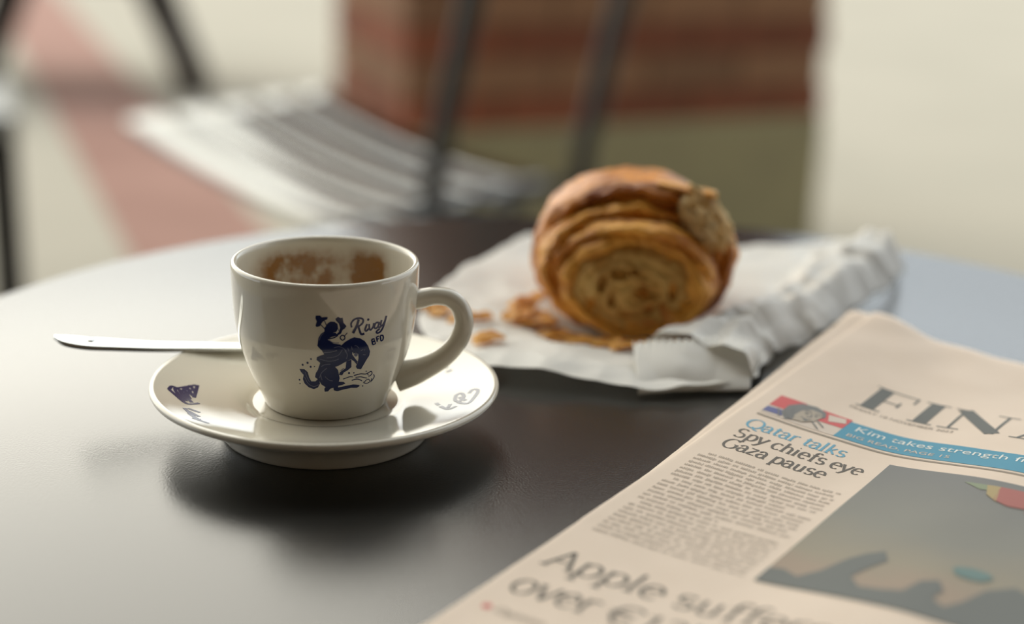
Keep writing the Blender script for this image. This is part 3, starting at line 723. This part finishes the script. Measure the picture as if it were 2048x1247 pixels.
pr = Print(); pr.dot((9.6, 284), 1.4, 1); pr.font('Opinion', 12.5, 285.6, 4.6, 0)
pr.build('bullet_line', onpage, [M['ink_soft'], M['pic_red']], news)

# ------------------------------------------------------------------ paper bag
bag = thing('paper_bag', 'crumpled white paper bag spread under the croissant', 'paper bag', tuple(T(60, 640, 0)))
def crease(x, y, f, sd):
    return noise.voronoi(Vector((x*f+sd, y*f-sd*.7, sd*1.3)))[0][0]
def bez(Pg, u, v):
    """bilinear-Catmull over a control grid Pg[j][i]"""
    nj, ni = len(Pg)-1, len(Pg[0])-1
    def row(r, t):
        k = t*ni; i = min(int(k), ni-1); f_ = k-i
        p0, p1, p2, p3 = (Vector(r[max(i-1, 0)]), Vector(r[i]), Vector(r[i+1]), Vector(r[min(i+2, ni)]))
        return 0.5*((2*p1)+(p2-p0)*f_+(2*p0-5*p1+4*p2-p3)*f_*f_+(3*p1-p0-3*p2+p3)*f_**3)
    k = v*nj; j = min(int(k), nj-1); f_ = k-j
    rs = [row(Pg[max(0, min(nj, q))], u) for q in (j-1, j, j+1, j+2)]
    p0, p1, p2, p3 = rs
    return 0.5*((2*p1)+(p2-p0)*f_+(2*p0-5*p1+4*p2-p3)*f_*f_+(3*p1-p0-3*p2+p3)*f_**3)
LOW = [[(-24,548,5.5), (5,541,5.0), (30,535,4.0), (52,530,2.2), (72,536,2.5), (92,545,3)],
       [(-31,568,4.5), (2,556,7.5), (28,553,7.5), (52,552,4), (76,558,3), (98,566,4)],
       [(-38,606,3), (-5,590,3.0), (25,588,2.2), (52,588,2), (80,594,3), (106,602,5)],
       [(-31,648,5), (0,630,2.5), (28,630,2), (56,630,2), (88,636,3), (128,642,5)],
       [(-12,694,6), (15,684,3), (40,684,2), (66,684,2), (104,684,5), (152,688,6)],
       [(8,742,4), (40,744,3), (70,742,3), (98,735,4), (130,730,6), (172,742,7)]]
def lowfn(u, v):
    p = bez(LOW, u, v); x, y = p.x, p.y
    under = 1-0.85*(sstep(0, 14, x-8)*(1-sstep(80, 92, x))*sstep(575, 588, y))
    h = 4.6*crease(x, y, 0.036, 2.0)+2.0*crease(x, y, 0.075, 7.0)
    return T(x+1.2*noise.noise(Vector((x*.1, y*.1, 3))), y, max(0.5, p.z+h*under*0.8-1.6))
o = MB().grid(lowfn, 110, 110).build('lower_sheet', M['paper_bag'], bag); solid(o, 0.10*mm)
# raised upper layer running back to the right, and the zig-zag cut mouth
CL = catmull([(71,557,11), (89,585,12), (118,626,12), (146,678,13), (168,712,15), (178,730,11)], 10)
HW = catmull([(23,0,0), (17,0,0), (18,0,0), (21,0,0), (18,0,0), (9,0,0)], 10)
def topfn(u, v):
    k = v*(len(CL)-1); i = min(int(k), len(CL)-2); p = CL[i].lerp(CL[i+1], k-i); hw = HW[i].lerp(HW[i+1], k-i).x
    t = (CL[i+1]-CL[i]); t.z = 0; t.normalize(); sd2 = Vector((t.y, -t.x, 0)); s_ = 2*u-1
    q = p+sd2*(hw*s_)
    if v < 0.02: q = q + Vector((0, -1, 0))*(1.6*abs(((u*22) % 1)-0.5)*2)
    z = p.z*(1-abs(s_)**(2.2+8*(1-sstep(0, .2, v))))*0.92 + 2.0
    if s_ > 0: z += 2.0*math.sin(s_*PI)*sstep(0.1, .5, v)
    al = q.x*t.x+q.y*t.y; ac = q.x*t.y-q.y*t.x
    z += 2.6*abs(((s_*1.6+0.25*math.sin(v*7)+0.3) % 1)-0.5)*2*(1-s_*s_)
    z += (7*crease(al*.45, ac, 0.045, 4.2)-2.8)+1.3*crease(al*.4, ac, 0.10, 9.1)
    return T(q.x, q.y, max(1.5, z))
o = MB().grid(topfn, 60, 130).build('upper_sheet', M['paper_bag'], bag); solid(o, 0.10*mm)
def flapfn(u, v):
    x0 = 47+u*42; y0 = 531.5+7*u
    zig = (abs(((u*16) % 1)-0.5)*2-0.5)*1.5*sstep(.86, 1, v)
    zt = 12.5+2.0*math.sin(u*3.0)+zig; bulge = 1.5*math.sin(v*PI)
    x = 47+u*42 + v*(4*u-1); y = y0 + v*24 - bulge - 1.2*v*math.sin(u*5)
    z = 1.6 + (zt-1.6)*v**0.85
    return T(x, y+4.2*crease(x*.8, z*1.2, .075, 3.1)-1.6, z)
o = MB().grid(flapfn, 72, 24).build('mouth_flap', M['paper_bag'], bag); solid(o, 0.10*mm)

# ------------------------------------------------------------------ croissant
QX, QY = 49.0, 611.0          # axis runs away from the viewer
BZ = 3.4
cro = thing('croissant', 'half eaten golden brown croissant with its spiral crumb showing', 'croissant', tuple(T(QX, QY, BZ)))
AX = Vector((-0.05, -1, 0)).normalized(); SX = Vector((1, -0.05, 0)).normalized()      # towards viewer / to the right
def shell(name, mtl, Rx, Rz, cz, prof, seed, amp, xo=0, spiral=0.0, nt=132):
    """closed whorl: prof = (axial forward mm, radial factor)"""
    def fn(u, v):
        k = v*(len(prof)-1); i = min(int(k), len(prof)-2); f_ = k-i
        a_ = prof[i][0]+(prof[i+1][0]-prof[i][0])*f_; rf = prof[i][1]+(prof[i+1][1]-prof[i][1])*f_
        th = 2*PI*u; c, s_ = math.cos(th), math.sin(th)
        a0_ = a_
        a_ += spiral*math.sin(th*1.0+seed) + (amp*1.5*noise.noise(Vector((c*2.2+seed, s_*2.2, 0.3)))+amp*0.7*noise.noise(Vector((c*9+seed, s_*9, 0.3))))*sstep(-14, 0, a_)
        n_ = noise.noise(Vector((c*1.6+seed*3, s_*1.6, a_*0.05)))*amp + noise.noise(Vector((c*5+seed, s_*5, a_*0.22)))*amp*0.55 + noise.noise(Vector((c*14, s_*14+seed, a_*0.5)))*amp*0.30
        n_ += 0.75*(((a0_*0.16+0.35*noise.noise(Vector((c*1.2, s_*1.2, seed)))+0.12*seed) % 1)-0.5)
        x = c*(Rx*rf+n_); z = cz+s_*(Rz*rf+n_)
        if z < 0.3: z = 0.3+0.05*(z-0.3)
        z = max(0.1, z)
        q = SX*(x+xo)+AX*a_
        return T(QX+q.x, QY+q.y, BZ+z)
    return MB().grid(fn, nt, 5*(len(prof)-1), closed_u=True).build(name, mtl, cro)
back = [(-78, 0.02), (-77, 0.30), (-68, 0.62), (-50, 0.86), (-30, 0.97)]
shell('crust_layer', M['crust_top'], 41.0, 32.5, 27.0, back+[(-12, 1.0), (-3, 1.0), (1.5, 0.965), (3.2, 0.92), (2.6, 0.87), (-1, 0.82), (-2, .5), (-2, .02)], 1.3, 2.3, 0, 3.5)
shell('crust_layer', M['crust'], 38.4, 28.0, 24.4, [(-16, .9), (-8, .97), (0, 1.0), (5, 0.985), (8.4, 0.94), (8.8, 0.89), (6, 0.83), (4, .5), (4, .02)], 4.1, 2.2, -0.8, 3.8)
shell('crust_layer', M['crust'], 34.6, 24.2, 22.0, [(-8, .9), (2, .98), (7, 1.0), (11, 0.975), (13.6, 0.92), (13.4, 0.86), (11, 0.82), (9, .5), (9, .02)], 6.7, 1.9, -0.4, 3.2)
shell('crust_layer', M['crust_inner'], 30.4, 21.4, 20.2, [(0, .9), (9, .98), (13, 1.0), (16.6, 0.96), (18.6, 0.90), (18.8, 0.83), (17, 0.78), (15, .5), (15, .02)], 9.2, 1.6, 0.2, 2.4)
# crumb face with spiral ridges and open holes
HOLES = [(-5.5,26.0,4.0,2.4),(-12.5,21.5,2.0,3.6),(4.5,19.0,5.2,2.9),(12.0,12.5,1.7,2.6),(-16.5,12.5,2.0,2.4),(6.5,12.0,2.2,2.0),(15.5,19.5,1.8,4.0),(-8.5,14.5,1.5,2.2),(0.5,27.2,2.2,1.2),(-2.5,9.0,3.0,1.1),(20.0,14.0,1.3,1.6)]
def crumbfn(u, v):
    th = 2*PI*u; rf = max(0.003, v)
    en = 1+0.10*noise.noise(Vector((math.cos(th)*1.8, math.sin(th)*1.8, 3)))+0.05*noise.noise(Vector((math.cos(th)*5, math.sin(th)*5, 7)))
    x = math.cos(th)*25.5*rf*en; z = 18.0+math.sin(th)*18.2*rf*en
    r = math.hypot(x*0.78, z-17.5); ph = math.atan2(z-17.5, x)
    a_ = 15.5 + 5.5*(1-rf**3.0) + 0.55*math.sin(r*1.35 - ph) + 0.8*noise.noise(Vector((x*.35, z*.35, 2))) + 0.5*noise.noise(Vector((x*.9, z*.9, 5)))
    for hx, hz, ra, rb_ in HOLES:
        dd = ((x-hx)/ra)**2+((z-hz)/rb_)**2
        if dd < 1.5: a_ -= 4.5*(1-sstep(0.2, 1.5, dd))
    if v > 0.97: a_ -= 5
    z = max(0.5, z)
    q = SX*x+AX*a_
    return T(QX+q.x, QY+q.y, BZ+z)
MB().grid(crumbfn, 200, 90, closed_u=True).build('crumb', M['crumb'], cro)
# torn pale patch at the upper right shoulder
def tornfn(u, v):
    th = 2*PI*u; ph = PI*(v-0.5); d_ = Vector((math.cos(ph)*math.cos(th), math.cos(ph)*math.sin(th), math.sin(ph)))
    n_ = 1+0.34*noise.noise(d_*2.1+Vector((3, 1, 0)))+0.26*noise.noise(d_*5.0)+0.18*noise.noise(d_*11)
    e1, e2, e3 = d_.x*n_*13.5, d_.y*n_*9.5, d_.z*n_*7.5        # along the shoulder, towards the viewer, outwards
    x = 27.5+e1*0.62+e3*0.78; z = 45.5-e1*0.78+e3*0.62; a_ = 2.0+e2
    q = SX*x+AX*a_; return T(QX+q.x, QY+q.y, BZ+z)
MB().grid(tornfn, 72, 40, closed_u=True).build('torn_crumb', M['crumb_pale'], cro)

def liftfn(u, v):
    x = 8+24*u; z = 59.3-2.2*u*u*2.6+3.2*u**3 + 1.2*noise.noise(Vector((u*4, v*3, 1))); a_ = -9+13*v+1.5*noise.noise(Vector((u*5, v*2, 8)))
    q = SX*x+AX*a_; return T(QX+q.x, QY+q.y, BZ+z-2.0*(1-v)*u)
o = MB().grid(liftfn, 20, 10).build('lifted_crust', M['crust'], cro); solid(o, 1.6*mm)

# ------------------------------------------------------------------ pastry flakes on the bag
def bag_z(x, y):
    best = 1e9; z = 3
    for j in range(0, 41):
        for i in range(0, 41):
            q = LOWS[j][i]; d2 = (q[0]-x)**2+(q[1]-y)**2
            if d2 < best: best = d2; z = q[2]
    return z
LOWS = [[((lambda p: (p.x/mm, p.y/mm, (p.z-TZ)/mm))(lowfn(i/40, j/40))) for i in range(41)] for j in range(41)]
def flake(x, y, sx, sy, rot, tilt, label, dz=0.0, m='flake', sd=0):
    ca, sa = math.cos(rot), math.sin(rot); z0 = bag_z(x, y)
    def fn(u, v):
        a_, b_ = (2*u-1), (2*v-1); ed = 1-0.35*abs(noise.noise(Vector((a_*2+sd, b_*2, sd))))
        px = a_*sx*ed*(1-0.35*b_*b_); py = b_*sy*ed
        z = 0.9+ tilt*px*0.5 + 1.6*(b_*b_) + 1.2*noise.noise(Vector((a_*1.5+sd, b_*1.5, 4)))
        return T(x+px*ca-py*sa, y+px*sa+py*ca, z0+dz+max(0.2, z))
    o = MB().grid(fn, 10, 6).build('pastry_flake', M[m], origin=tuple(T(x, y, z0+dz))); solid(o, 0.5*mm, 0)
    tag(o, label, 'pastry flake', 'pastry flakes on the paper bag'); return o
G1 = 'golden pastry flake fallen against the foot of the croissant'
G2 = 'golden pastry flake on the paper in front of the croissant'
G3 = 'golden pastry flake on the paper beside the espresso cup'
for k, (x, y, a_, b_, rot, tl) in enumerate(((7.5,609,9,5,.4,.5),(4.5,616,10,5.5,1.2,.7),(10.5,601,9,4.5,-.3,.3),(1.5,606,7,4,.9,.4),(6,623,9,5,.2,.8))):
    flake(x, y, a_, b_, rot, tl, G1, k*0.8, sd=k*3.1)
for k, (x, y, a_, b_, rot) in enumerate(((36,578,11,5,.2),(49,575,12,5,-.15),(60,577,9,4.5,.4),(69,582,9,4,.1),(25,584,10,5,-.4),(17,591,9,5,.3),(43,570,6,3.5,.8))):
    flake(x, y, a_, b_, rot, 0.15, G2, 0.3, sd=20+k*2.3)
for k, (x, y, a_, b_, rot) in enumerate(((-8.5,566,7,4,.5),(-20,600,7,3.5,.2),(-13,603,6,3,-.2),(-29,612,7,4,1.0),(-33,618,6,3.5,.6),(-10,573,6,3,.1))):
    flake(x, y, a_, b_, rot, 0.25, G3, 0.6, sd=50+k*2.9)
